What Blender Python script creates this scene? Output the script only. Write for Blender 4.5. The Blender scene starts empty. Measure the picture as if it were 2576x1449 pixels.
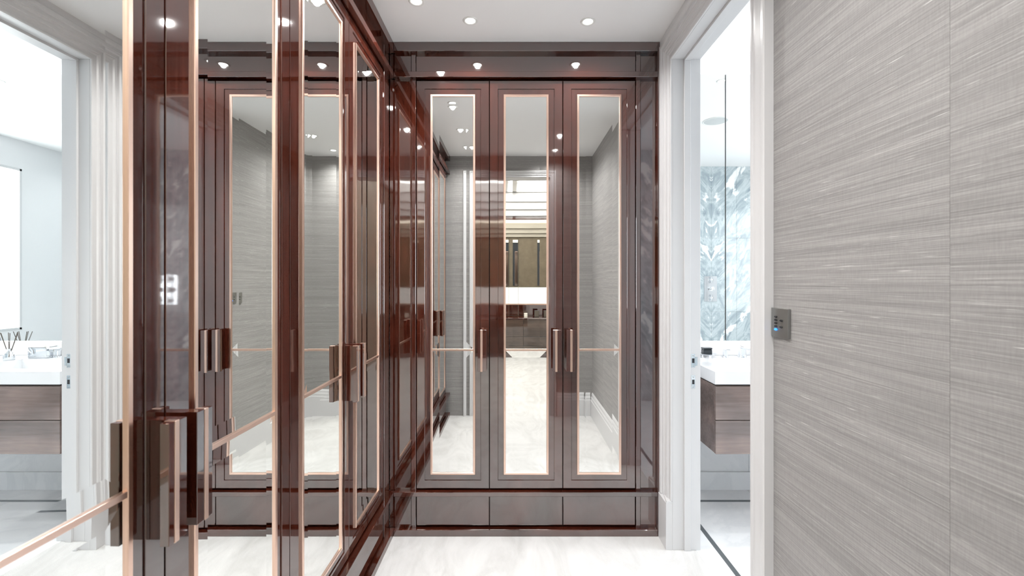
import bpy, bmesh, math, random
from mathutils import Vector, Matrix
random.seed(7)
S = bpy.context.scene
C = S.collection
R = math.radians

# ------------------------------------------------------------------ camera, world, exposure
CAM_H = 1.388
cd = bpy.data.cameras.new('camera'); cam = bpy.data.objects.new('camera', cd); C.objects.link(cam)
cam.location = (0, 0, CAM_H); cam.rotation_euler = (R(90), 0, 0)
cd.lens = 16.0; cd.sensor_width = 36.0; cd.clip_start = 0.01
cd.shift_x = -2 / 2576; cd.shift_y = -14.5 / 2576
cd.dof.use_dof = True; cd.dof.focus_distance = 2.45; cd.dof.aperture_fstop = 5.0
S.camera = cam
w = bpy.data.worlds.new('world'); S.world = w; w.use_nodes = True
w.node_tree.nodes['Background'].inputs[0].default_value = (0.85, 0.92, 1, 1)
w.node_tree.nodes['Background'].inputs[1].default_value = 0.6
S.view_settings.view_transform = 'Standard'; S.view_settings.look = 'None'
S.view_settings.gamma = 1; S.view_settings.use_curve_mapping = False
S.view_settings.exposure = 0.6
cy = S.cycles
cy.max_bounces = 9; cy.diffuse_bounces = 4; cy.glossy_bounces = 7; cy.transmission_bounces = 2
cy.use_adaptive_sampling = True; cy.adaptive_threshold = 0.04; cy.adaptive_min_samples = 12
cy.sample_clamp_indirect = 6.0; cy.blur_glossy = 0.4; cy.use_denoising = True
DRESS_W = 24.0       # each dressing-room downlight
BATH_W = 16.0       # each bathroom downlight
ROOM_W = 10.0       # each unseen downlight added to brighten the bedroom
WARM = (1.0, 0.985, 0.965); COOL = (0.93, 0.97, 1.0)

# ------------------------------------------------------------------ key dimensions (metres)
CEIL = 2.70
YD = 2.511          # front plane of the facing wardrobe's doors
XL = -0.68          # front plane of the long wardrobe's doors
XR = 0.828          # papered wall
YF = 0.29           # wall with the doorway the picture is taken from
DN, DF, DH = 1.569, 2.359, 2.545     # bathroom doorway: near jamb, far jamb, head
AW = 0.124          # architrave width
BX0, BX1, BY0, BY1, BH = 0.97, 4.03, -0.30, 3.056, 2.94   # bathroom
RX0, RX1, RY0, RH = -2.4, 0.93, -3.9, 3.1                 # room behind the doorway

# ------------------------------------------------------------------ materials
MATS = {}
def nodes_of(name):
    m = bpy.data.materials.new(name); m.use_nodes = True
    nt = m.node_tree; MATS[name] = m
    return m, nt, nt.nodes['Principled BSDF']
def N(nt, t, **kw):
    n = nt.nodes.new(t)
    for k, v in kw.items():
        if k in n.inputs.keys(): n.inputs[k].default_value = v
        else: setattr(n, k, v)
    return n
def ramp(nt, fac, stops):
    r = nt.nodes.new('ShaderNodeValToRGB')
    el = r.color_ramp.elements
    while len(el) < len(stops): el.new(0.5)
    for e, (p, c) in zip(el, stops):
        e.position = p; e.color = (*c, 1) if len(c) == 3 else c
    nt.links.new(fac, r.inputs[0]); return r.outputs[0]
def plain(name, col, rough=0.5, metal=0.0, spec=0.5, emit=None, estr=0.0, ior=None):
    m, nt, b = nodes_of(name)
    b.inputs['Base Color'].default_value = (*col, 1); b.inputs['Roughness'].default_value = rough
    b.inputs['Metallic'].default_value = metal; b.inputs['Specular IOR Level'].default_value = spec
    if ior: b.inputs['IOR'].default_value = ior
    if emit: b.inputs['Emission Color'].default_value = (*emit, 1); b.inputs['Emission Strength'].default_value = estr
    return m
def mapped(nt, scale, coord='Object', rnd=0.0):
    tc = nt.nodes.new('ShaderNodeTexCoord'); mp = nt.nodes.new('ShaderNodeMapping')
    mp.inputs['Scale'].default_value = scale
    nt.links.new(tc.outputs[coord], mp.inputs['Vector'])
    if rnd:
        oi = nt.nodes.new('ShaderNodeObjectInfo')
        mu = N(nt, 'ShaderNodeMath', operation='MULTIPLY'); mu.inputs[1].default_value = rnd
        nt.links.new(oi.outputs['Random'], mu.inputs[0]); nt.links.new(mu.outputs[0], mp.inputs['Location'])
    return mp.outputs[0]
def noise(nt, vec, scale=1.0, detail=4.0, rough=0.55, dist=0.0):
    n = N(nt, 'ShaderNodeTexNoise'); n.inputs['Scale'].default_value = scale; n.inputs['Detail'].default_value = detail
    n.inputs['Roughness'].default_value = rough; n.inputs['Distortion'].default_value = dist
    nt.links.new(vec, n.inputs['Vector']); return n.outputs['Fac']
def mixc(nt, fac, a, b, mode='MIX'):
    m = nt.nodes.new('ShaderNodeMix'); m.data_type = 'RGBA'; m.blend_type = mode
    for val, i in ((fac, 0), (a, 6), (b, 7)):
        if hasattr(val, 'is_output'): nt.links.new(val, m.inputs[i])
        elif i == 0: m.inputs[0].default_value = val
        else: m.inputs[i].default_value = (*val, 1)
    return m.outputs[2]
def bump(nt, b, h, dist, strength=1.0, prev=None):
    n = nt.nodes.new('ShaderNodeBump'); n.inputs['Distance'].default_value = dist; n.inputs['Strength'].default_value = strength
    nt.links.new(h, n.inputs['Height'])
    if prev: nt.links.new(prev, n.inputs['Normal'])
    nt.links.new(n.outputs[0], b.inputs['Normal']); return n.outputs[0]

def wood(name, sc, dark=(0.026, 0.0055, 0.0032), mid=(0.070, 0.0150, 0.0080), ior=2.5):
    m, nt, b = nodes_of(name)
    v = mapped(nt, sc, rnd=30.0)
    fine = noise(nt, v, 1.0, 6, 0.65, 0.6)
    base = ramp(nt, fine, [(0.28, dark), (0.72, mid)])
    v2 = mapped(nt, tuple(3.2 if s > 10 else 1.1 for s in sc), rnd=17.0)
    fig = noise(nt, v2, 1.0, 3, 0.5, 1.2)
    tint = ramp(nt, fig, [(0.3, (0.62, 0.62, 0.62)), (0.7, (1.55, 1.5, 1.45))])
    nt.links.new(mixc(nt, 1.0, base, tint, 'MULTIPLY'), b.inputs['Base Color'])
    b.inputs['Roughness'].default_value = 0.035; b.inputs['IOR'].default_value = ior
    v3 = mapped(nt, (1, 1, 1), rnd=9.0)
    bump(nt, b, noise(nt, v3, 11.0, 1, 0.4), 0.00013)
    return m
wood('mahogany_upright', (90, 90, 3.0))
wood('mahogany_long', (3.0, 90, 90))
plain('dark_recess', (0.006, 0.003, 0.002), 0.4)

m, nt, b = nodes_of('copper')
b.inputs['Metallic'].default_value = 1.0; b.inputs['Roughness'].default_value = 0.28
nt.links.new(ramp(nt, noise(nt, mapped(nt, (6, 6, 2)), 1, 2), [(0.3, (0.86, 0.60, 0.49)), (0.7, (0.94, 0.71, 0.60))]), b.inputs['Base Color'])
plain('mirror', (0.93, 0.945, 0.93), 0.0, 1.0)
plain('mirror_edge', (0.02, 0.09, 0.06), 0.05, 0.0)
plain('chrome', (0.82, 0.84, 0.86), 0.06, 1.0)
plain('satin_steel', (0.36, 0.365, 0.36), 0.42, 1.0)
plain('black_button', (0.012, 0.012, 0.014), 0.15)
plain('blue_button', (0.02, 0.15, 0.9), 0.3, emit=(0.02, 0.22, 1.0), estr=1.6)
plain('lens', (0.9, 0.9, 0.9), 0.4, emit=(1.0, 0.97, 0.92), estr=16.0)
plain('lens_cool', (0.9, 0.9, 0.9), 0.4, emit=(0.95, 0.98, 1.0), estr=16.0)
plain('ring_white', (0.78, 0.78, 0.76), 0.35)
plain('white_gloss', (0.67, 0.67, 0.68), 0.28)
plain('white_stone', (0.86, 0.86, 0.87), 0.12)
plain('black_stone', (0.03, 0.035, 0.04), 0.15)
plain('frosted_daylight', (0.9, 0.9, 0.9), 0.5, emit=(0.93, 0.97, 1.0), estr=5.0)
plain('led_cool', (0.9, 0.9, 0.9), 0.5, emit=(0.96, 0.98, 1.0), estr=5.0)
plain('lit_panel', (0.25, 0.25, 0.24), 0.5, emit=(1.0, 0.96, 0.9), estr=0.75)
plain('lit_ceiling', (0.9, 0.9, 0.88), 0.5, emit=(1.0, 0.98, 0.94), estr=4.0)
plain('led_warm', (0.9, 0.9, 0.88), 0.5, emit=(1.0, 0.90, 0.74), estr=2.0)
plain('candle_wax', (0.85, 0.82, 0.74), 0.4)
plain('black_plastic', (0.03, 0.03, 0.033), 0.3)
plain('ivory', (0.42, 0.385, 0.32), 0.4)
plain('reed', (0.12, 0.10, 0.08), 0.6)
plain('speaker_grey', (0.55, 0.57, 0.57), 0.6)

def painted(name, col, rough):
    m, nt, b = nodes_of(name)
    n = noise(nt, mapped(nt, (1, 1, 1)), 1.6, 3)
    nt.links.new(ramp(nt, n, [(0.3, tuple(c * 0.985 for c in col)), (0.7, col)]), b.inputs['Base Color'])
    b.inputs['Roughness'].default_value = rough
    
painted('ceiling_paint', (0.88, 0.88, 0.88), 0.7)
painted('wall_white', (0.82, 0.82, 0.83), 0.5)

def wallpaper(name, base, hi, lo):
    m, nt, b = nodes_of(name)
    strand = noise(nt, mapped(nt, (3.0, 3.0, 330), rnd=40), 1.0, 3, 0.62)
    broad = noise(nt, mapped(nt, (1.1, 1.1, 34), rnd=40), 1.0, 2, 0.6)
    slub = noise(nt, mapped(nt, (13, 13, 430), rnd=40), 1.0, 1, 0.5)
    weft = noise(nt, mapped(nt, (300, 300, 40), rnd=40), 1.0, 2)
    c = ramp(nt, strand, [(0.30, lo), (0.5, base), (0.74, tuple(min(1, x * 1.28) for x in base))])
    c = mixc(nt, 0.75, c, ramp(nt, broad, [(0.3, (0.88, 0.875, 0.875)), (0.72, (1.13, 1.125, 1.12))]), 'MULTIPLY')
    c = mixc(nt, 0.5, c, ramp(nt, weft, [(0.3, (0.88, 0.88, 0.88)), (0.7, (1.12, 1.12, 1.12))]), 'MULTIPLY')
    sm = ramp(nt, slub, [(0.69, (0, 0, 0)), (0.84, (1, 1, 1))])
    c = mixc(nt, sm, c, hi)
    nt.links.new(c, b.inputs['Base Color'])
    b.inputs['Roughness'].default_value = 0.5; b.inputs['Specular IOR Level'].default_value = 0.45
    bump(nt, b, strand, 0.0016, 0.5)
wallpaper('grasscloth', (0.315, 0.306, 0.302), (0.66, 0.65, 0.64), (0.258, 0.251, 0.248))

m, nt, b = nodes_of('carpet')
v = mapped(nt, (1, 1, 1))
brush = noise(nt, mapped(nt, (5.0, 2.2, 1)), 1.0, 4, 0.6, 1.6)
c = ramp(nt, brush, [(0.30, (0.58, 0.575, 0.565)), (0.52, (0.69, 0.685, 0.68)), (0.75, (0.76, 0.755, 0.75))])
pile = noise(nt, v, 420, 1, 0.7)
c = mixc(nt, 0.6, c, ramp(nt, pile, [(0.3, (0.86, 0.86, 0.86)), (0.7, (1.08, 1.08, 1.08))]), 'MULTIPLY')
nt.links.new(c, b.inputs['Base Color']); b.inputs['Roughness'].default_value = 0.95; b.inputs['Specular IOR Level'].default_value = 0.15
b.inputs['Sheen Weight'].default_value = 0.3
bump(nt, b, pile, 0.004, 0.7)

m, nt, b = nodes_of('pale_marble')
n = noise(nt, mapped(nt, (1.4, 1.4, 1.4), rnd=50), 1.0, 8, 0.62, 1.8)
nt.links.new(ramp(nt, n, [(0.40, (0.85, 0.86, 0.87)), (0.485, (0.80, 0.815, 0.83)), (0.53, (0.86, 0.87, 0.88)), (0.8, (0.83, 0.84, 0.86))]), b.inputs['Base Color'])
b.inputs['Roughness'].default_value = 0.09
plain('grey_inlay', (0.12, 0.135, 0.145), 0.12)

# book-matched blue-grey marble: the pattern mirrors about the seam of the slabs
m, nt, b = nodes_of('blue_marble')
tc = nt.nodes.new('ShaderNodeTexCoord'); sx = nt.nodes.new('ShaderNodeSeparateXYZ'); nt.links.new(tc.outputs['Object'], sx.inputs[0])
sb = N(nt, 'ShaderNodeMath', operation='SUBTRACT'); sb.inputs[1].default_value = 2.66; nt.links.new(sx.outputs[0], sb.inputs[0])
ab = N(nt, 'ShaderNodeMath', operation='ABSOLUTE'); nt.links.new(sb.outputs[0], ab.inputs[0])
sh = N(nt, 'ShaderNodeMath', operation='MULTIPLY_ADD'); sh.inputs[1].default_value = -0.9; nt.links.new(ab.outputs[0], sh.inputs[0]); nt.links.new(sx.outputs[2], sh.inputs[2])
cx = nt.nodes.new('ShaderNodeCombineXYZ'); nt.links.new(ab.outputs[0], cx.inputs[0]); nt.links.new(sh.outputs[0], cx.inputs[2])
n1 = noise(nt, cx.outputs[0], 3.2, 8, 0.62, 2.4)
n2 = noise(nt, cx.outputs[0], 5.0, 5, 0.6, 0.4)
c = ramp(nt, n1, [(0.32, (0.24, 0.30, 0.335)), (0.47, (0.37, 0.43, 0.46)), (0.56, (0.52, 0.58, 0.60)), (0.66, (0.33, 0.395, 0.425))])
c = mixc(nt, ramp(nt, n2, [(0.57, (0, 0, 0)), (0.62, (1, 1, 1))]), c, (0.84, 0.86, 0.86))
nt.links.new(c, b.inputs['Base Color']); b.inputs['Roughness'].default_value = 0.12

m, nt, b = nodes_of('tan_leather')
n = noise(nt, mapped(nt, (9, 9, 9)), 1.0, 5, 0.6)
nt.links.new(ramp(nt, n, [(0.3, (0.12, 0.095, 0.06)), (0.7, (0.17, 0.135, 0.088))]), b.inputs['Base Color'])
b.inputs['Roughness'].default_value = 0.5

# ------------------------------------------------------------------ mesh helpers
class MB:
    """collects shapes into one mesh; every shape may take its own material slot"""
    def __init__(s): s.bm = bmesh.new(); s.mats = []
    def _slot(s, mat):
        if mat not in s.mats: s.mats.append(mat)
        return s.mats.index(mat)
    def box(s, x0, x1, y0, y1, z0, z1, mat, bev=0.0):
        b = bmesh.new()
        mtx = Matrix.Translation(((x0 + x1) / 2, (y0 + y1) / 2, (z0 + z1) / 2)) @ Matrix.Diagonal((x1 - x0, y1 - y0, z1 - z0, 1))
        bmesh.ops.create_cube(b, size=1.0, matrix=mtx)
        if bev: bmesh.ops.bevel(b, geom=b.edges[:], offset=bev, segments=1, profile=0.5, affect='EDGES')
        s._merge(b, mat); return s
    def _merge(s, b, mat, smooth=False):
        k = s._slot(mat); mp = {}
        for v in b.verts: mp[v] = s.bm.verts.new(v.co)
        for f in b.faces:
            try:
                g = s.bm.faces.new([mp[v] for v in f.verts]); g.material_index = k; g.smooth = smooth or f.smooth
            except ValueError: pass
        b.free()
    def poly(s, vs, faces, mat, smooth=False):
        k = s._slot(mat); nv = [s.bm.verts.new(v) for v in vs]
        for f in faces:
            g = s.bm.faces.new([nv[i] for i in f]); g.material_index = k; g.smooth = smooth
        return s
    def lathe(s, prof, mat, seg=32, at=(0, 0, 0), axis='z', smooth=True, cap=False):
        vs, fs = [], []; n = len(prof)
        for i in range(seg):
            a = 2 * math.pi * i / seg; ca, sa = math.cos(a), math.sin(a)
            for r, z in prof:
                p = (r * ca, r * sa, z) if axis == 'z' else ((z, r * ca, r * sa) if axis == 'x' else (r * ca, z, r * sa))
                vs.append((p[0] + at[0], p[1] + at[1], p[2] + at[2]))
        for i in range(seg):
            j = (i + 1) % seg
            for q in range(n - 1): fs.append((i * n + q, j * n + q, j * n + q + 1, i * n + q + 1))
        if cap:
            fs.append([i * n for i in range(seg)][::-1]); fs.append([i * n + n - 1 for i in range(seg)])
        return s.poly(vs, fs, mat, smooth)
    def rect_sweep(s, x0, x1, z0, z1, prof, mat, close_last=False):
        """rectangular rings, one per (inset, y): door frames, trims round a mirror"""
        vs, fs = [], []
        for i, y in prof: vs += [(x0 + i, y, z0 + i), (x1 - i, y, z0 + i), (x1 - i, y, z1 - i), (x0 + i, y, z1 - i)]
        for k in range(len(prof) - 1):
            for q in range(4):
                a, b = k * 4 + q, k * 4 + (q + 1) % 4
                fs.append((a, b, b + 4, a + 4))
        if close_last:
            k = (len(prof) - 1) * 4; fs.append((k, k + 1, k + 2, k + 3))
        return s.poly(vs, fs, mat)
    def tube(s, p0, p1, r, mat, seg=12):
        p0, p1 = Vector(p0), Vector(p1); d = p1 - p0
        b = bmesh.new(); bmesh.ops.create_cone(b, cap_ends=True, segments=seg, radius1=r, radius2=r, depth=d.length)
        bmesh.ops.transform(b, matrix=Matrix.Translation((p0 + p1) / 2) @ d.to_track_quat('Z', 'Y').to_matrix().to_4x4(), verts=b.verts)
        s._merge(b, mat); return s
    def build(s, name, parent=None, fix=True):
        if fix: bmesh.ops.recalc_face_normals(s.bm, faces=s.bm.faces)
        me = bpy.data.meshes.new(name); s.bm.to_mesh(me); s.bm.free()
        for m in s.mats: me.materials.append(MATS[m])
        return link(name, me, parent)
def link(name, me, parent=None, loc=None):
    o = bpy.data.objects.new(name, me); C.objects.link(o); o.parent = parent
    if loc: o.location = loc
    return o
def box(name, parent, x0, x1, y0, y1, z0, z1, mat, bev=0.0):
    return MB().box(x0, x1, y0, y1, z0, z1, mat, bev).build(name, parent)
def empty(name, loc=(0, 0, 0), rz=0.0):
    o = bpy.data.objects.new(name, None); C.objects.link(o); o.location = loc; o.rotation_euler = (0, 0, rz)
    o.empty_display_size = 0.05; return o
def tag(o, label, cat, group=None):
    o['label'] = label; o['category'] = cat
    if group: o['group'] = group
    return o
def struct(o, label, cat): tag(o, label, cat); o['kind'] = 'structure'; return o
def copy_tree(o, parent=None):
    c = o.copy(); C.objects.link(c); c.parent = parent
    for ch in list(o.children): copy_tree(ch, c)
    return c

# ================================================================== THE SETTING
# ---- dressing room shell
struct(box('floor', None, -1.33, 0.948, 0.14, 3.2, -0.06, 0.0, 'carpet'), 'pale cream carpet floor with brushed pile in front of the wardrobes', 'floor')
struct(box('ceiling', None, -1.33, BX0, 0.14, 3.2, CEIL, CEIL + 0.5, 'ceiling_paint'), 'flat white ceiling with recessed downlights above the wardrobes', 'ceiling')
struct(box('wall_left', None, -1.45, -1.33, 0.14, 3.2, -0.06, 3.2, 'wall_white'), 'white wall behind the long mirrored wardrobe', 'wall')
struct(box('wall_back', None, -1.33, BX0, 3.08, 3.2, 0, CEIL, 'wall_white'), 'white wall behind the three-door wardrobe', 'wall')

# papered wall with the bathroom doorway in it
wr = empty('wall_right'); struct(wr, 'grey grasscloth papered wall with silky horizontal fibres and a keypad', 'wall')
mb = MB()
mb.box(XR + 0.001, BX0, YF, DN - 0.012, 0, CEIL, 'wall_white')
mb.box(XR + 0.001, BX0, DN - 0.012, DF + 0.012, DH + 0.012, CEIL, 'wall_white')
mb.box(XR + 0.001, BX0, DF + 0.012, 3.08, 0, CEIL, 'wall_white')
mb.build('wall_core', wr)
seams = [YF, 0.862, DN - 0.06]
for a, c in zip(seams, seams[1:]):
    box('wallpaper_drop', wr, XR, XR + 0.0012, a + 0.0004, c - 0.0004, 0.0, CEIL, 'grasscloth')

# skirting profile swept along a wall; pts (t proud, z)
SK = [(0, 0), (0.022, 0), (0.022, 0.165), (0.017, 0.172), (0.017, 0.190), (0.010, 0.206), (0.010, 0.222), (0.004, 0.236), (0, 0.24)]
def skirting(name, fn, a, c, label, parent=None):
    vs = [fn(q, t, z) for q in (a, c) for t, z in SK]; n = len(SK)
    fs = [(i, i + 1, n + i + 1, n + i) for i in range(n - 1)] + [tuple(range(n)), tuple(range(n, 2 * n))]
    o = MB().poly(vs, fs, 'white_gloss').build(name, parent)
    if label: struct(o, label, 'baseboard')
    return o
skirting('baseboard_right', lambda q, t, z: (XR - t, q, z), YF, DN - AW - 0.002, 'tall white moulded baseboard below the grey papered wall')

# the wall the picture is taken through (seen in the mirrors)
FX0, FX1, FHD = -0.45, 0.385, 2.48
wf = empty('wall_front'); struct(wf, 'grey papered wall around the open doorway, seen in the wardrobe mirrors', 'wall')
mb = MB()
for x0, x1, z0, z1 in ((-1.33, FX0 - 0.012, 0, 3.1), (FX1 + 0.012, BX0, 0, 3.1), (FX0 - 0.012, FX1 + 0.012, FHD + 0.012, 3.1)):
    mb.box(x0, x1, 0.142, YF - 0.001, z0, z1, 'wall_white')
mb.build('wall_core', wf)
for x0, x1, z0, z1 in ((-1.33, FX0 - 0.03, 0, CEIL), (FX1 + 0.03, XR, 0, CEIL), (FX0 - 0.03, FX1 + 0.03, FHD + 0.03, CEIL)):
    box('wallpaper_drop', wf, x0, x1, YF - 0.001, YF, z0, z1, 'grasscloth')
skirting('baseboard_front', lambda q, t, z: (q, YF + t, z), FX1 + 0.07, XR - 0.023, 'short white baseboard between doorway casing and papered wall corner')

# ---- door casings
AP = [(0, 0), (0, 0.0080), (0.003, 0.0110), (0.010, 0.0110), (0.013, 0.0070), (0.030, 0.0075), (0.038, 0.0125), (0.043, 0.0125), (0.045, 0.0165),
      (0.062, 0.0150), (0.070, 0.0200), (0.075, 0.0200), (0.077, 0.0240), (0.096, 0.0225), (0.100, 0.0300), (0.104, 0.0315), (0.118, 0.0315), (0.124, 0.029), (0.124, 0)]
def casing(parent, P, n0, n1, h, prof, zb):
    """P(along, proud, z): three mitred lengths of architrave round an opening n0..n1, head at h"""
    n = len(prof)
    def piece(ring0, ring1):
        vs = ring0 + ring1
        fs = [(i, i + 1, n + i + 1, n + i) for i in range(n - 1)] + [tuple(range(n)), tuple(range(n, 2 * n))]
        MB().poly(vs, fs, 'white_gloss').build('architrave', parent)
    piece([P(n0 - a, t, zb) for a, t in prof], [P(n0 - a, t, h + a) for a, t in prof])
    piece([P(n1 + a, t, zb) for a, t in prof], [P(n1 + a, t, h + a) for a, t in prof])
    piece([P(n0 - a, t, h + a) for a, t in prof], [P(n1 + a, t, h + a) for a, t in prof])
t1 = empty('trim_1', (0, 0, 0)); struct(t1, 'white moulded door casing around the opening to the bathroom', 'door casing')
casing(t1, lambda q, t, z: (XR - t, q, z), DN, DF, DH, AP, 0.25)
for q0, q1 in ((DN - AW - 0.002, DN), (DF, DF + AW)):
    mb = MB(); mb.box(XR - 0.034, XR, q0, q1, 0, 0.243, 'white_gloss', 0.001)
    mb.poly([(XR - 0.034, q0, 0.243), (XR - 0.034, q1, 0.243), (XR, q1, 0.243), (XR, q0, 0.243), (XR - 0.03, q0, 0.252), (XR - 0.014, q1, 0.252), (XR, q1, 0.252), (XR, q0, 0.252)],
            [(0, 1, 5, 4), (4, 5, 6, 7), (1, 2, 6, 5), (0, 4, 7, 3), (3, 7, 6, 2)], 'white_gloss')
    mb.build('plinth_block', t1)
box('head_fascia', t1, XR - 0.026, XR, DN - AW, DF + AW, DH + AW - 0.001, CEIL, 'white_gloss')
# lining, stop and rebate
def lining(name, x0, x1, dy):
    mb = MB()
    mb.box(x0, x1, DF - dy, DF + 0.012, 0, DH - dy, 'white_gloss', 0.001)
    mb.box(x0, x1, DN - 0.012, DN + dy, 0, DH - dy, 'white_gloss', 0.001)
    mb.box(x0, x1, DN - 0.012, DF + 0.012, DH - dy, DH + 0.012, 'white_gloss', 0.001)
    mb.build(name, t1)
lining('door_lining', XR + 0.0002, 0.886, 0.0)
lining('door_stop', 0.886, 0.918, 0.012)
lining('door_rebate', 0.918, 0.972, 0.002)
def strike(z, h, wide):
    mb = MB(); y = DF - 0.002
    mb.box(0.924, 0.944, y - 0.002, y, z - h / 2, z + h / 2, 'chrome', 0.0006)
    if wide: mb.box(0.944, 0.956, y - 0.002, y, z - 0.026, z + 0.020, 'chrome', 0.0006)
    o = mb.build('strike_plate', t1)
    MB().box(0.928, 0.940, y - 0.0026, y - 0.0019, z - h * 0.17, z + h * 0.17, 'black_plastic').build('bolt_hole', o)
    for dz in (-1, 1):
        MB().lathe([(0, -0.0012), (0.0028, -0.0010), (0.0034, 0)], 'satin_steel', 10, at=(0.934, y - 0.002, z + dz * h * 0.38), axis='y').build('screw', o)
strike(0.982, 0.070, True); strike(0.872, 0.068, False)

t2 = empty('trim_2'); struct(t2, 'white casing of the open doorway, seen in the wardrobe mirrors', 'door casing')
AP2 = [(a * 0.5, t) for a, t in AP]
casing(t2, lambda q, t, z: (q, YF + t, z), FX0, FX1, FHD, AP2, 0.0)
casing(t2, lambda q, t, z: (q, 0.14 - t, z), FX0, FX1, FHD, AP2, 0.0)
mb = MB()
mb.box(FX0 - 0.012, FX0, 0.13, YF + 0.01, 0, FHD + 0.012, 'white_gloss'); mb.box(FX1, FX1 + 0.012, 0.13, YF + 0.01, 0, FHD + 0.012, 'white_gloss')
mb.box(FX0, FX1, 0.13, YF + 0.01, FHD, FHD + 0.012, 'white_gloss'); mb.build('door_lining', t2)

# ---- bathroom shell
fb = empty('floor'); struct(fb, 'polished pale marble bathroom floor with dark grey inlaid border', 'floor')
box('floor_bed', fb, 0.948, BX1, BY0, BY1, -0.06, -0.012, 'grey_inlay')
LX, LY, HW, J = 1.066, 2.890, 0.0125, 0.0008
tile_me = {}
def tile(x0, x1, y0, y1):
    key = (round(x1 - x0, 4), round(y1 - y0, 4))
    if key not in tile_me:
        o = MB().box(0, x1 - x0, 0, y1 - y0, -0.012, 0, 'pale_marble', 0.0006).build('tile', fb); tile_me[key] = o.data
    else: o = link('tile', tile_me[key], fb)
    o.location = (x0, y0, 0)
def split(a, c, n): return [(a + (c - a) * i / n + J, a + (c - a) * (i + 1) / n - J) for i in range(n)]
for y0, y1 in split(BY0, LY - HW, 4): tile(0.949, LX - HW, y0, y1)
for x0, x1 in split(0.949, BX1, 5): tile(x0, x1, LY + HW, BY1)
for x0, x1 in split(LX + HW, BX1, 4):
    for y0, y1 in split(BY0, LY - HW, 4): tile(x0, x1, y0, y1)
box('inlay_strip', fb, LX - HW, LX + HW, BY0, LY + HW, -0.012, -0.0001, 'grey_inlay')
box('inlay_strip', fb, LX + HW, BX1, LY - HW, LY + HW, -0.012, -0.0001, 'grey_inlay')
box('inlay_strip', fb, 0.949, LX - HW, LY - HW, LY + HW, -0.012, -0.0001, 'grey_inlay')

struct(box('ceiling', None, BX0, BX1 + 0.1, BY0 - 0.1, BY1 + 0.1, BH, BH + 0.1, 'ceiling_paint'), 'white bathroom ceiling above the vanity', 'ceiling')
wb = empty('wall_vanity'); struct(wb, 'white marble clad bathroom wall behind the floating vanity', 'wall')
box('wall_core', wb, BX0, BX1, BY1, BY1 + 0.1, 0, BH, 'wall_white')
for x0, x1 in split(BX0, BX1, 5): box('marble_slab', wb, x0, x1, BY1 - 0.006, BY1, 0.0, 0.449, 'pale_marble', 0.0006)
struct(box('baseboard_vanity', None, BX0, BX1, BY1 - 0.018, BY1 - 0.0062, 0.0, 0.12, 'pale_marble', 0.001), 'low pale marble upstand under the floating vanity', 'baseboard')
wd = empty('wall_door'); struct(wd, 'white bathroom wall around the doorway, seen in reflections', 'wall')
box('wall_core', wd, BX0, BX0 + 0.004, DF + 0.015, BY1, 0, BH, 'wall_white')
box('wall_core', wd, BX0, BX0 + 0.004, BY0, DN - 0.015, 0, BH, 'wall_white')
box('wall_core', wd, BX0, BX0 + 0.004, DN - 0.015, DF + 0.015, DH + 0.015, BH, 'wall_white')
ws = empty('wall_shower'); struct(ws, 'book-matched blue-grey marble shower wall, seen in the bathroom mirrors', 'wall')
box('wall_core', ws, BX0, BX1, BY0 - 0.1, BY0 - 0.006, 0, BH, 'wall_white')
for x0, x1 in ((0.974, 1.46), (1.46, 2.06), (2.06, 2.66), (2.66, 3.0), (3.0, 3.6), (3.6, BX1)):
    for z0, z1 in ((0, 0.99), (0.99, 1.98), (1.98, BH)):
        box('marble_slab', ws, x0 + J, x1 - J, BY0 - 0.006, BY0, z0 + J, z1 - J, 'blue_marble', 0.0006)
WY0, WY1, WZ0, WZ1 = 0.8, 2.35, 0.87, 2.63
we = empty('wall_window'); struct(we, 'white bathroom wall around the bright window, seen in reflections', 'wall')
mb = MB()
mb.box(BX1, BX1 + 0.1, BY0, WY0, 0, BH, 'wall_white'); mb.box(BX1, BX1 + 0.1, WY1, BY1, 0, BH, 'wall_white')
mb.box(BX1, BX1 + 0.1, WY0, WY1, 0, WZ0, 'wall_white'); mb.box(BX1, BX1 + 0.1, WY0, WY1, WZ1, BH, 'wall_white'); mb.build('wall_core', we)
win = empty('window_1'); struct(win, 'tall frosted bathroom window glowing with daylight, seen in reflections', 'window')
box('pane', win, BX1 + 0.010, BX1 + 0.02, WY0, WY1, WZ0, WZ1, 'frosted_daylight')
mb = MB(); yc = (WY0 + WY1) / 2
for y0, y1, z0, z1 in ((WY0, WY0 + 0.025, WZ0, WZ1), (WY1 - 0.025, WY1, WZ0, WZ1), (WY0, WY1, WZ0, WZ0 + 0.025), (WY0, WY1, WZ1 - 0.025, WZ1), (yc - 0.02, yc + 0.02, WZ0, WZ1)):
    mb.box(BX1 - 0.004, BX1 + 0.010, y0, y1, z0, z1, 'white_gloss', 0.002)
mb.build('window_frame', win)

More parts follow.
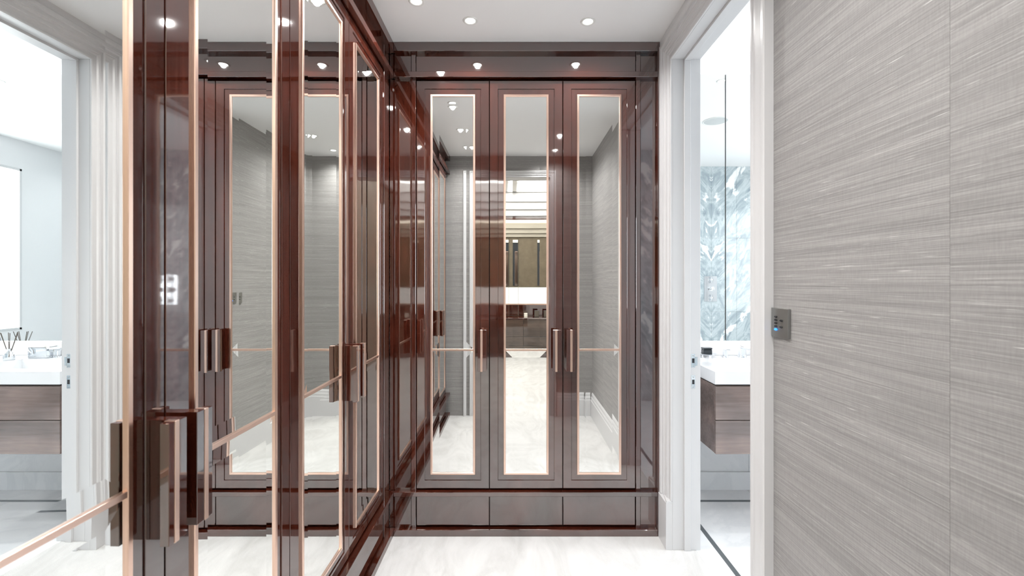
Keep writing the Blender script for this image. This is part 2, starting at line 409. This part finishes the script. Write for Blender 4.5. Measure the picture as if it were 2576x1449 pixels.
# ---- room behind the doorway (seen only in the mirrors)
struct(box('floor', None, RX0, RX1, RY0, 0.1399, -0.06, 0.0, 'carpet'), 'pale carpet of the room beyond the doorway, seen in the mirrors', 'floor')
struct(box('wall_room_left', None, RX0 - 0.1, RX0, RY0, 0.14, 0, RH + 0.2, 'ivory'), 'plain ivory side wall of the room seen in the mirrors', 'wall')
struct(box('wall_room_right', None, RX1, RX1 + 0.03, RY0, 0.14, 0, RH + 0.2, 'ivory'), 'ivory wall beside the dark console, seen in the mirrors', 'wall')
wrb = empty('wall_room_back'); struct(wrb, 'tan panelled wall with a glowing white band, seen in the mirrors', 'wall')
box('wall_core', wrb, RX0, RX1, RY0 - 0.1, RY0, 0, RH + 0.2, 'ivory')
for i in range(4):
    x0 = RX0 + 0.02 + i * 0.83
    box('wall_panel', wrb, x0, min(x0 + 0.822, RX1), RY0, RY0 + 0.02, 1.30, 2.27, 'tan_leather', 0.003)
    box('glowing_panel', wrb, x0, min(x0 + 0.822, RX1), RY0, RY0 + 0.012, 0.97, 1.285, 'lit_panel')
    box('wood_panel', wrb, x0, min(x0 + 0.822, RX1), RY0, RY0 + 0.02, 0.735, 0.945, 'mahogany_long')
box('copper_trim', wrb, RX0, RX1, RY0, RY0 + 0.03, 0.945, 0.967, 'copper')
cr = empty('ceiling'); struct(cr, 'white coffered ceiling with glowing panels, seen in the mirrors', 'ceiling')
mb = MB()
mb.box(RX0, RX1, RY0, 0.14, RH + 0.16, RH + 0.2, 'ceiling_paint')
bx = [(RX0, -2.1), (-0.95, -0.82), (-0.06, 0.07), (0.85, RX1)]
for a, c in bx: mb.box(a, c, RY0, 0.14, RH, RH + 0.16, 'ceiling_paint')
for a, c in ((RY0, -3.58), (-1.85, -1.7), (-0.2, 0.14)): mb.box(RX0, RX1, a, c, RH, RH + 0.16, 'ceiling_paint')
mb.build('beams', cr)
for (a0, a1), (c0, c1) in zip(bx, bx[1:]):
    for y0, y1 in ((-3.58, -1.85), (-1.7, -0.2)):
        box('glowing_panel', cr, a1 + 0.06, c0 - 0.06, y0 + 0.06, y1 - 0.06, RH + 0.145, RH + 0.159, 'lit_ceiling')
tr = empty('trim_3'); struct(tr, 'stepped white and gold cornice above tan panels, seen in the mirrors', 'cornice')
for i, (z0, z1, d, mt) in enumerate(((2.27, 2.34, 0.05, 'ivory'), (2.34, 2.43, 0.08, 'ivory'), (2.43, 2.52, 0.11, 'ivory'), (2.55, 2.585, 0.06, 'led_warm'), (2.59, 2.66, 0.16, 'mahogany_long'), (2.66, 2.78, 0.20, 'white_gloss'), (2.78, 2.92, 0.24, 'white_gloss'), (2.92, RH, 0.28, 'white_gloss'))):
    box('moulding', tr, RX0, RX1, RY0, RY0 + d, z0, z1, mt, 0.004)

# ================================================================== WARDROBES
DZ0, DZ1, BARZ = 0.250, 2.500, 1.015
LEDGE, PL = 0.028, 0.028
def door_mesh(wd, hinge):
    mb = MB()
    mb.rect_sweep(0, wd, DZ0, DZ1, [(0.090, 0.022), (0, 0.022), (0, 0.0008), (0.0008, 0), (0.0440, 0), (0.0448, 0.0008), (0.0455, 0.0050), (0.0475, 0.0050), (0.0480, 0.0035), (0.0760, 0.0035), (0.0760, 0.010)], 'mahogany_upright')
    return mb
def mirror_panel(x0, x1, z0, z1):
    t = 0.038; d = t * math.tan(R(0.825)); y = 0.0025
    mb = MB(); mb.rect_sweep(x0, x1, z0, z1, [(0, 0.010), (0, y - d)], 'mirror_edge')
    mb.rect_sweep(x0, x1, z0, z1, [(0, y - d), (t, y)], 'mirror', close_last=True)
    return mb
HZ0, HZ1 = 0.905, 1.130
def handle_mesh(s):
    """L-section pull; s = +1: the meeting edge lies towards +x. x = 0 is that edge."""
    mb = MB()
    def bx(a, c, y0, y1, z0, z1, mat, bev): mb.box(min(-s * a, -s * c), max(-s * a, -s * c), y0, y1, z0, z1, mat, bev)
    bx(0.012, 0.035, -0.038, 0.0, HZ0, HZ1, 'mahogany_upright', 0.0008)
    bx(0.012, 0.033, -0.053, -0.036, HZ0, HZ1, 'mahogany_upright', 0.0008)
    bx(0.033, 0.0445, -0.0545, -0.034, HZ0 - 0.001, HZ1 + 0.001, 'copper', 0.0008)
    bx(0.0445, 0.058, -0.053, -0.036, HZ0, HZ1, 'mahogany_upright', 0.0008)
    return mb
CACHE = {}
def shared(key, name, parent, make, loc=(0, 0, 0)):
    if key not in CACHE: CACHE[key] = make().build(name, parent).data; o = [q for q in parent.children if q.data == CACHE[key]][-1]
    else: o = link(name, CACHE[key], parent)
    o.location = loc; return o
def wardrobe(loc, rz, x0, x1, lx0, edges, sides, posts, deep, label):
    root = tag(empty('fitted_wardrobe', loc, rz), label, 'wardrobe')
    ex0, ex1 = edges[0], edges[-1]
    # carcass, fascias
    mb = MB(); mb.box(x0, x1, 0.024, deep, 0.0, CEIL - 0.002, 'dark_recess'); mb.build('carcass', root)
    box('cornice', root, lx0, x1, -LEDGE, 0.024, 2.650, CEIL - 0.001, 'mahogany_long', 0.0012)
    box('frieze_panel', root, ex0, ex1, 0.004, 0.024, 2.538, 2.652, 'mahogany_long')
    box('frieze_rail', root, lx0, x1, -LEDGE, 0.024, 2.509, 2.539, 'mahogany_long', 0.0012)
    box('ledge', root, lx0, x1, -LEDGE, 0.024, 0.217, 0.241, 'mahogany_long', 0.0015)
    box('plinth', root, lx0, x1, -PL, 0.024, 0.0, 0.036, 'mahogany_long', 0.0015)
    # end posts: narrow strip next to the doors and a wider flat panel, in three heights
    for (a, c), st in posts:
        for z0, z1 in ((0.036, 0.217), (0.241, 2.509), (2.539, 2.650)):
            s0, s1 = (a, a + 0.024) if st == 'near' else (c - 0.024, c)
            p0, p1 = (a + 0.026, c) if st == 'near' else (a, c - 0.026)
            box('post_strip', root, s0, s1, -0.004, 0.024, z0, z1, 'mahogany_upright', 0.0012)
            box('post_panel', root, p0, p1, 0.002, 0.024, z0, z1, 'mahogany_upright', 0.0008)
    g = 0.0022
    for k, (a, c) in enumerate(zip(edges, edges[1:])):
        wd = c - a - 2 * g; key = round(wd, 3)
        dr = shared(('door', key), 'door', root, lambda: door_mesh(wd, 0), (a + g, 0, 0))
        def mid():
            return MB().box(0.088, wd - 0.088, -0.0035, 0.006, BARZ - 0.006, BARZ + 0.006, 'copper', 0.001)
        shared(('cf', key), 'copper_frame', dr, lambda: MB().rect_sweep(0, wd, DZ0, DZ1, [(0.0760, 0.010), (0.0760, -0.002), (0.0775, -0.0038), (0.0862, -0.0038), (0.088, -0.002), (0.088, 0.010)], 'copper'))
        shared(('bar', key), 'copper_bar', dr, mid)
        shared(('up', key), 'upper_mirror', dr, lambda: mirror_panel(0.0876, wd - 0.0876, BARZ + 0.0055, DZ1 - 0.0876))
        shared(('lo', key), 'lower_mirror', dr, lambda: mirror_panel(0.0876, wd - 0.0876, DZ0 + 0.0876, BARZ - 0.0055))
        s = sides[k]
        shared(('h', s), 'handle', dr, lambda: handle_mesh(s), (wd if s > 0 else 0, 0, 0))
        box('drawer_front', root, a + g, c - g, 0.001, 0.020, 0.046, 0.212, 'mahogany_upright', 0.0012)
    return root
wardrobe((0, YD, 0), 0, -0.679, 0.792, -0.6515, [-0.533, -0.129, 0.276, 0.677], [1, 1, -1], [((-0.679, -0.535), 'far'), ((0.679, 0.792), 'near')], 0.56,
         'glossy mahogany wardrobe with three tall mirrored doors, beside the white door casing')
box('filler', None, 0.7925, XR, YD - LEDGE + 0.002, 3.08, 0, CEIL, 'mahogany_upright')
o = bpy.data.objects['filler']; o.parent = bpy.data.objects['fitted_wardrobe']; o.location = (0, -YD, 0); o.name = 'scribe_filler'
wardrobe((XL, 0, 0), R(90), YF + 0.001, YD, YF + 0.001, [0.392, 0.890, 1.388, 1.888, 2.390], [1, -1, 1, -1], [((2.392, YD - 0.0005), 'near')], 0.64,
         'long glossy mahogany wardrobe with four mirrored doors, running towards the room corner')

# ================================================================== CEILING DOWNLIGHTS
def downlight_proto(lens):
    root = empty('ceiling_downlight')
    MB().lathe([(0.024, -0.0008), (0.025, -0.0015), (0.029, -0.0035), (0.035, -0.003), (0.038, 0.0), (0.038, 0.003)], 'ring_white', 40).build('trim_ring', root)
    MB().lathe([(0.0001, -0.0010), (0.0245, -0.0009), (0.025, 0.0)], lens, 40).build('lamp_lens', root)
    return root
used = {}
def downlight(x, y, z, lens, watt, col, label, group=None, angle=150):
    if lens not in used: used[lens] = downlight_proto(lens); o = used[lens]
    else: o = copy_tree(used[lens])
    o.location = (x, y, z); tag(o, label, 'downlight', group)
    if not group and 'group' in o: del o['group']
    ld = bpy.data.lights.new('downlight_beam', 'SPOT'); ld.energy = watt; ld.color = col; ld.spot_size = R(angle); ld.spot_blend = 1.0; ld.shadow_soft_size = 0.016
    lo = bpy.data.objects.new('downlight_beam', ld); C.objects.link(lo); lo.location = (x, y, z - 0.005)
for y, n in ((0.61, 'first'), (1.11, 'second'), (1.62, 'third'), (2.125, 'fourth')):
    downlight(-0.45, y, CEIL, 'lens', DRESS_W, WARM, f'round white downlight beside the long wardrobe, {n} from the open doorway', 'downlights of the dressing room')
downlight(-0.213, 2.283, CEIL, 'lens', DRESS_W, WARM, 'round white downlight above the leftmost doors of the three-door wardrobe'.replace('leftmost doors', 'first two doors'), 'downlights of the dressing room')
downlight(0.378, 2.29, CEIL, 'lens', DRESS_W, WARM, 'round white downlight above the wardrobe door next to the white casing', 'downlights of the dressing room')
downlight(0.42, 0.95, CEIL, 'lens', DRESS_W, WARM, 'round white downlight washing the grey papered wall beside the keypad', 'downlights of the dressing room')
downlight(0.42, 0.50, CEIL, 'lens', DRESS_W, WARM, 'round white downlight in the papered corner by the open doorway', 'downlights of the dressing room')
BATH_L = ['round bathroom downlight in front of the mirror cabinet, by the doorway', 'round bathroom downlight in front of the mirror cabinet, above the second basin',
          'round bathroom downlight beside the ceiling speaker', 'round bathroom downlight facing the shower valve', 'round bathroom downlight by the bright window', 'round bathroom downlight in the corner between window wall and marble']
for i, (x, y) in enumerate(((1.61, 2.29), (2.6, 2.29), (1.61, 0.9), (2.6, 0.9), (3.4, 2.29), (3.4, 0.3))):
    downlight(x, y, BH, 'lens_cool', BATH_W, COOL, BATH_L[i], 'downlights of the bathroom')
for i, (x, y) in enumerate(((0.46, -3.2), (-0.4, -3.2), (0.46, -1.78), (-0.4, -1.78))):  # unseen downlights, added only to light the room behind the doorway
    downlight(x, y, RH if y == -1.78 else RH + 0.144, 'lens', ROOM_W, WARM, ['round downlight in the coffered ceiling over the small black box', 'round downlight in the coffered ceiling over the console middle', 'round downlight in the cross beam by the ivory wall', 'round downlight in the middle of the cross beam'][i], 'downlights of the coffered ceiling')

# ================================================================== KEYPAD
kp = tag(empty('wall_keypad', (XR, 1.398, 1.263)), 'square satin steel lighting keypad on the grey papered wall', 'keypad')
KW = 0.0435
box('plate', kp, -0.0095, -0.0005, -KW, KW, -0.0447, 0.0447, 'satin_steel', 0.0008)
def button(fx, fz, mat):
    y = KW - fx * 2 * KW; z = 0.0447 - fz * 0.0894
    mb = MB(); b = bmesh.new(); bmesh.ops.create_uvsphere(b, u_segments=14, v_segments=8, radius=1.0)
    for f in b.faces: f.smooth = True
    bmesh.ops.transform(b, matrix=Matrix.Translation((-0.0100, y, z)) @ Matrix.Diagonal((0.0040, 0.0078, 0.0036, 1)), verts=b.verts)
    mb._merge(b, mat); o = mb.build('button', kp)
    if mat == 'blue_button': o['label'] = 'glowing blue button'
for fz in (0.30, 0.41, 0.52, 0.63): button(0.30, fz, 'black_button')
button(0.30, 0.74, 'blue_button'); button(0.62, 0.415, 'black_button'); button(0.62, 0.635, 'black_button')

# ================================================================== BATHROOM THINGS
VX0, VX1, VY0 = 1.106, 2.62, 2.483
va = tag(empty('vanity_unit', (VX0, VY0, 0.449)), 'floating dark wood vanity with two deep drawer rows in the bathroom', 'vanity')
vw, vd = VX1 - VX0, BY1 - 0.006 - VY0
wood('walnut_gloss', (3.0, 60, 60), (0.15, 0.105, 0.092), (0.24, 0.175, 0.155), 2.0)
box('body', va, 0.004, vw - 0.004, 0.022, vd, 0.0, 0.372, 'walnut_gloss', 0.001)
box('shadow_gap', va, 0.012, vw - 0.012, 0.030, vd, 0.372, 0.382, 'dark_recess')
for i in range(2):
    a, c = i * vw / 2, (i + 1) * vw / 2
    box('drawer_front', va, a + 0.002, c - 0.002, 0.002, 0.0215, 0.0, 0.182, 'walnut_gloss', 0.001)
    box('drawer_front', va, a + 0.002, c - 0.002, 0.002, 0.0215, 0.186, 0.370, 'walnut_gloss', 0.001)
# worktop with two sunken basins: slab with two bevelled hollows
WT = 0.90
wt = tag(empty('vanity_worktop', (VX0, VY0, 0.831)), 'thick white stone worktop with sunken basins on the floating vanity', 'worktop')
mb = MB(); bw0, bw1, by0, by1 = 0.16, 0.64, 0.09, 0.40
holes = [(0.14, 0.64), (vw - 0.64, vw - 0.14)]
z0, z1 = 0.0, WT - 0.831
xs = [-0.004, *[h for p in holes for h in p], vw + 0.004]
for a, c in ((xs[0], xs[1]), (xs[2], xs[3]), (xs[4], xs[5])): mb.box(a, c, -0.004, vd, z0, z1, 'white_stone')
for a, c in holes:
    mb.box(a, c, -0.004, by0, z0, z1, 'white_stone'); mb.box(a, c, by1, vd, z0, z1, 'white_stone')
mb.build('slab', wt)
for a, c in holes:
    v = [(a, by0, z1), (c, by0, z1), (c, by1, z1), (a, by1, z1), (a + 0.04, by0 + 0.03, z1 - 0.062), (c - 0.04, by0 + 0.03, z1 - 0.062), (c - 0.04, by1 - 0.03, z1 - 0.065), (a + 0.04, by1 - 0.03, z1 - 0.065)]
    bs = MB().poly(v, [(0, 1, 5, 4), (1, 2, 6, 5), (2, 3, 7, 6), (3, 0, 4, 7), (4, 5, 6, 7)], 'white_stone').build('basin', wt)
    MB().lathe([(0.0001, 0.004), (0.018, 0.004), (0.021, 0.001), (0.021, 0)], 'chrome', 20, at=((a + c) / 2, (by0 + by1) / 2, z1 - 0.064)).build('drain', wt)
sp = tag(box('splashback', None, BX0 + 0.005, VX1, BY1 - 0.02, BY1 - 0.0062, WT + 0.001, 1.012, 'white_stone', 0.001), 'white stone splashback strip between worktop and mirror cabinet', 'splashback')
# mirror cabinet
MC0, MC1, MY = BX0 + 0.006, 2.58, 2.900
mc = tag(empty('mirror_cabinet', (MC0, MY, 1.014)), 'tall mirror-fronted bathroom cabinet above the vanity', 'cabinet')
box('body', mc, 0.003, MC1 - MC0 - 0.003, 0.022, BY1 - 0.006 - MY, 0.004, 1.696, 'satin_steel')
ed = [MC0, 1.355, 1.96, MC1]
for a, c in zip(ed, ed[1:]):
    d = box('door', mc, a - MC0 + 0.002, c - MC0 - 0.002, 0.004, 0.021, 0.0, 1.700, 'satin_steel')
    wd = c - a
    MB().rect_sweep(a - MC0 + 0.003, c - MC0 - 0.003, 0.001, 1.699, [(0, 0.004), (0.0005, 0.0), (0.001, 0.0)], 'mirror', close_last=True).build('mirror_glass', d)
ls = tag(box('light_strip', None, MC0 + 0.01, MC1 - 0.02, 2.96, 3.0, 2.711, 2.722, 'led_cool'), 'concealed light strip glowing on top of the mirror cabinet', 'light strip')
tag(box('light_strip', None, MC0 + 0.05, MC1 - 0.05, 2.955, 2.975, 1.004, 1.0135, 'led_cool'), 'slim light strip under the mirror cabinet washing the splashback', 'light strip')
# taps
def tap(x, y, label):
    t = tag(empty('basin_tap', (x, y, WT)), label, 'tap', 'basin taps on the white worktop')
    MB().lathe([(0.0001, 0.012), (0.024, 0.012), (0.027, 0.009), (0.027, 0)], 'chrome', 24).build('base', t)
    mb = MB(); mb.box(-0.018, 0.018, -0.018, 0.018, 0.01, 0.062, 'chrome', 0.003); mb.build('column', t)
    mb = MB(); mb.box(-0.016, 0.016, -0.15, 0.02, 0.062, 0.074, 'chrome', 0.002); mb.box(-0.016, 0.016, -0.15, -0.135, 0.055, 0.063, 'chrome', 0.001); mb.build('spout', t)
    for s in (-1, 1):
        mb = MB(); mb.lathe([(0.0001, 0.006), (0.022, 0.006), (0.022, 0)], 'chrome', 20, at=(s * 0.11, 0, 0)); mb.box(s * 0.11 - 0.012, s * 0.11 + 0.012, -0.012, 0.012, 0.005, 0.045, 'chrome', 0.003)
        mb.box(min(s * 0.11 - 0.012, s * 0.11 - 0.012 + 0.0), s * 0.11 + 0.012, -0.045, 0.012, 0.045, 0.055, 'chrome', 0.002); mb.build('tap_lever', t)
tap(VX0 + 0.39, 2.97, 'chrome three-piece basin tap next to the black stone box')
tap(VX1 - 0.39, 2.97, 'chrome three-piece basin tap next to the perfume bottles')
di = tag(empty('footed_dish', (1.27, 2.97, WT)), 'small shallow silver footed dish on the white worktop', 'dish')
MB().lathe([(0.0001, 0.012), (0.04, 0.014), (0.058, 0.022), (0.060, 0.024), (0.040, 0.017), (0.0001, 0.0155)], 'chrome', 28).build('bowl', di)
for a in (30, 150, 270): MB().tube((0.03 * math.cos(R(a)), 0.03 * math.sin(R(a)), 0), (0.03 * math.cos(R(a)), 0.03 * math.sin(R(a)), 0.014), 0.005, 'chrome').build('foot', di)
sb_ = tag(empty('stone_box', (1.265, 2.97, WT + 0.0165)), 'small dark stone box lying in the footed dish', 'box')
box('body', sb_, -0.028, 0.028, -0.022, 0.022, 0, 0.034, 'black_stone', 0.003); box('lid', sb_, -0.029, 0.029, -0.023, 0.023, 0.0345, 0.046, 'black_stone', 0.003)
tb = tag(empty('tissue_box', (1.69, 2.965, WT)), 'chrome tissue box with a white tissue on the worktop', 'tissue box')
box('body', tb, -0.06, 0.06, -0.045, 0.045, 0, 0.07, 'chrome', 0.003)
MB().poly([(-0.02, 0, 0.068), (0.02, 0.005, 0.068), (0.03, 0.012, 0.105), (0.004, -0.01, 0.118), (-0.025, 0.006, 0.1), (0.0, 0.02, 0.068), (0.0, 0.02, 0.1)], [(0, 1, 2, 3), (0, 3, 4), (1, 5, 6, 2), (5, 0, 4, 6)], 'candle_wax').build('tissue', tb)
df = tag(empty('reed_diffuser', (1.80, 2.86, WT)), 'glass reed diffuser with dark sticks on the white worktop', 'diffuser')
MB().lathe([(0.0001, 0.0), (0.026, 0), (0.028, 0.004), (0.028, 0.045), (0.012, 0.058), (0.012, 0.07), (0.009, 0.07), (0.009, 0.05)], 'chrome', 24).build('bottle', df)
for i in range(6):
    a = R(i * 60 + 10); MB().tube((0, 0, 0.02), (0.06 * math.cos(a), 0.015 * math.sin(a), 0.17), 0.0018, 'reed', 6).build('reed', df)
for i, (x, y, r, h) in enumerate(((1.90, 2.84, 0.022, 0.10), (1.96, 2.86, 0.018, 0.13), (1.90, 2.78, 0.025, 0.08), (1.955, 2.80, 0.016, 0.075))):
    bt = tag(empty('perfume_bottle', (x, y, WT)), ['silver perfume bottle with silver cap, medium height, on the worktop', 'tallest silver perfume bottle with a black cap', 'squat wide silver perfume bottle on the worktop', 'smallest silver perfume bottle with a black cap'][i], 'bottle', 'perfume bottles on the worktop')
    MB().lathe([(0.0001, 0), (r, 0), (r, h * 0.66), (r * 0.5, h * 0.74), (r * 0.45, h * 0.76)], 'chrome', 20).build('body', bt)
    MB().lathe([(r * 0.5, h * 0.76), (r * 0.55, h * 0.77), (r * 0.55, h), (0.0001, h)], 'black_plastic' if i % 2 else 'chrome', 20).build('cap', bt)
# shower valve on the blue marble, speaker in the ceiling
sv = tag(empty('shower_valve', (2.65, BY0, 1.30)), 'chrome shower valve plate with three controls on blue-grey marble', 'shower valve')
box('plate', sv, -0.085, 0.085, 0.0002, 0.008, -0.17, 0.17, 'chrome', 0.002)
for z in (-0.12, 0.12):
    mb = MB(); mb.lathe([(0.02, 0.008), (0.02, 0.045), (0.0001, 0.045)], 'chrome', 20, at=(0, 0, z), axis='y'); mb.box(-0.012, 0.012, 0.03, 0.044, z - 0.045, z + 0.045, 'chrome', 0.004); mb.build('lever', sv)
MB().lathe([(0.03, 0.008), (0.03, 0.05), (0.026, 0.055), (0.0001, 0.055)], 'chrome', 24, axis='y').build('knob', sv)
spk = tag(empty('ceiling_speaker', (1.95, 1.42, BH)), 'round grey speaker grille in the white bathroom ceiling', 'speaker')
MB().lathe([(0.0001, -0.004), (0.10, -0.004), (0.105, -0.003)], 'speaker_grey', 40).build('grille', spk)
MB().lathe([(0.105, -0.003), (0.108, -0.006), (0.115, -0.005), (0.117, -0.0002)], 'ring_white', 40).build('rim', spk)

# ================================================================== THINGS IN THE ROOM BEHIND
CO0, CO1, CY0, CY1, CT = -1.9, 0.90, RY0 + 0.001, -3.34, 0.73
co = tag(empty('console_cabinet', ((CO0 + CO1) / 2, (CY0 + CY1) / 2, 0)), 'long dark glossy console below the glowing band, seen in the mirrors', 'console')
hw, hd = (CO1 - CO0) / 2, (CY1 - CY0) / 2
box('top', co, -hw, hw, -hd + 0.021, hd, CT - 0.03, CT, 'mahogany_long', 0.002)
box('body', co, -hw + 0.01, hw - 0.01, -hd + 0.021, hd - 0.022, 0.08, CT - 0.031, 'dark_recess')
box('plinth', co, -hw + 0.02, hw - 0.02, -hd + 0.03, hd - 0.05, 0.0, 0.08, 'mahogany_long')
wood('brown_gloss', (3, 60, 60), (0.05, 0.034, 0.026), (0.085, 0.058, 0.045), 1.8)
for i in range(4):
    a = -hw + 0.012 + i * (2 * hw - 0.024) / 4; c = a + (2 * hw - 0.024) / 4 - 0.004
    for z0, z1 in ((0.085, 0.385), (0.390, 0.695)): box('drawer_front', co, a, c, hd - 0.0215, hd - 0.002, z0, z1, 'brown_gloss', 0.001)
for x in (-0.13, 0.245, 0.64):
    cn = tag(empty('candle', (x, -3.6, CT)), {-0.13: 'white square candle block standing alone on the dark console', 0.245: 'white square candle block beside the small black box', 0.64: 'white square candle block at the end of the dark console'}[x], 'candle', 'candles on the console')
    box('wax', cn, -0.032, 0.032, -0.032, 0.032, 0, 0.075, 'candle_wax', 0.003)
    MB().tube((0, 0, 0.074), (0.001, 0, 0.088), 0.0012, 'black_plastic', 6).build('wick', cn)
bb = tag(empty('black_speaker', (0.45, -3.58, CT)), 'small black box standing on the dark console, seen in the mirrors', 'box')
box('body', bb, -0.045, 0.045, -0.04, 0.04, 0, 0.125, 'black_plastic', 0.004); box('front_grille', bb, -0.04, 0.04, 0.04, 0.0415, 0.006, 0.119, 'reed')
for x in (0.05, 0.53):
    sc = tag(empty('wall_sconce', (x, RY0 + 0.021, 1.32)), 'tall dark wall lamp above the white candle' if x < 0.3 else 'tall dark wall lamp above the small black box', 'wall lamp', 'wall lamps on the tan panels')
    box('back_plate', sc, -0.05, 0.05, 0, 0.012, 0.0, 0.84, 'black_stone', 0.001); box('cap', sc, -0.05, 0.05, 0, 0.03, 0.841, 0.895, 'candle_wax', 0.001)
    mb = MB(); mb.box(-0.005, 0.045, 0.013, 0.03, 0.0, 0.66, 'brown_gloss'); mb.box(-0.008, -0.005, 0.013, 0.031, 0.0, 0.665, 'copper'); mb.box(-0.008, 0.045, 0.013, 0.031, 0.66, 0.668, 'copper'); mb.build('glass_shade', sc)
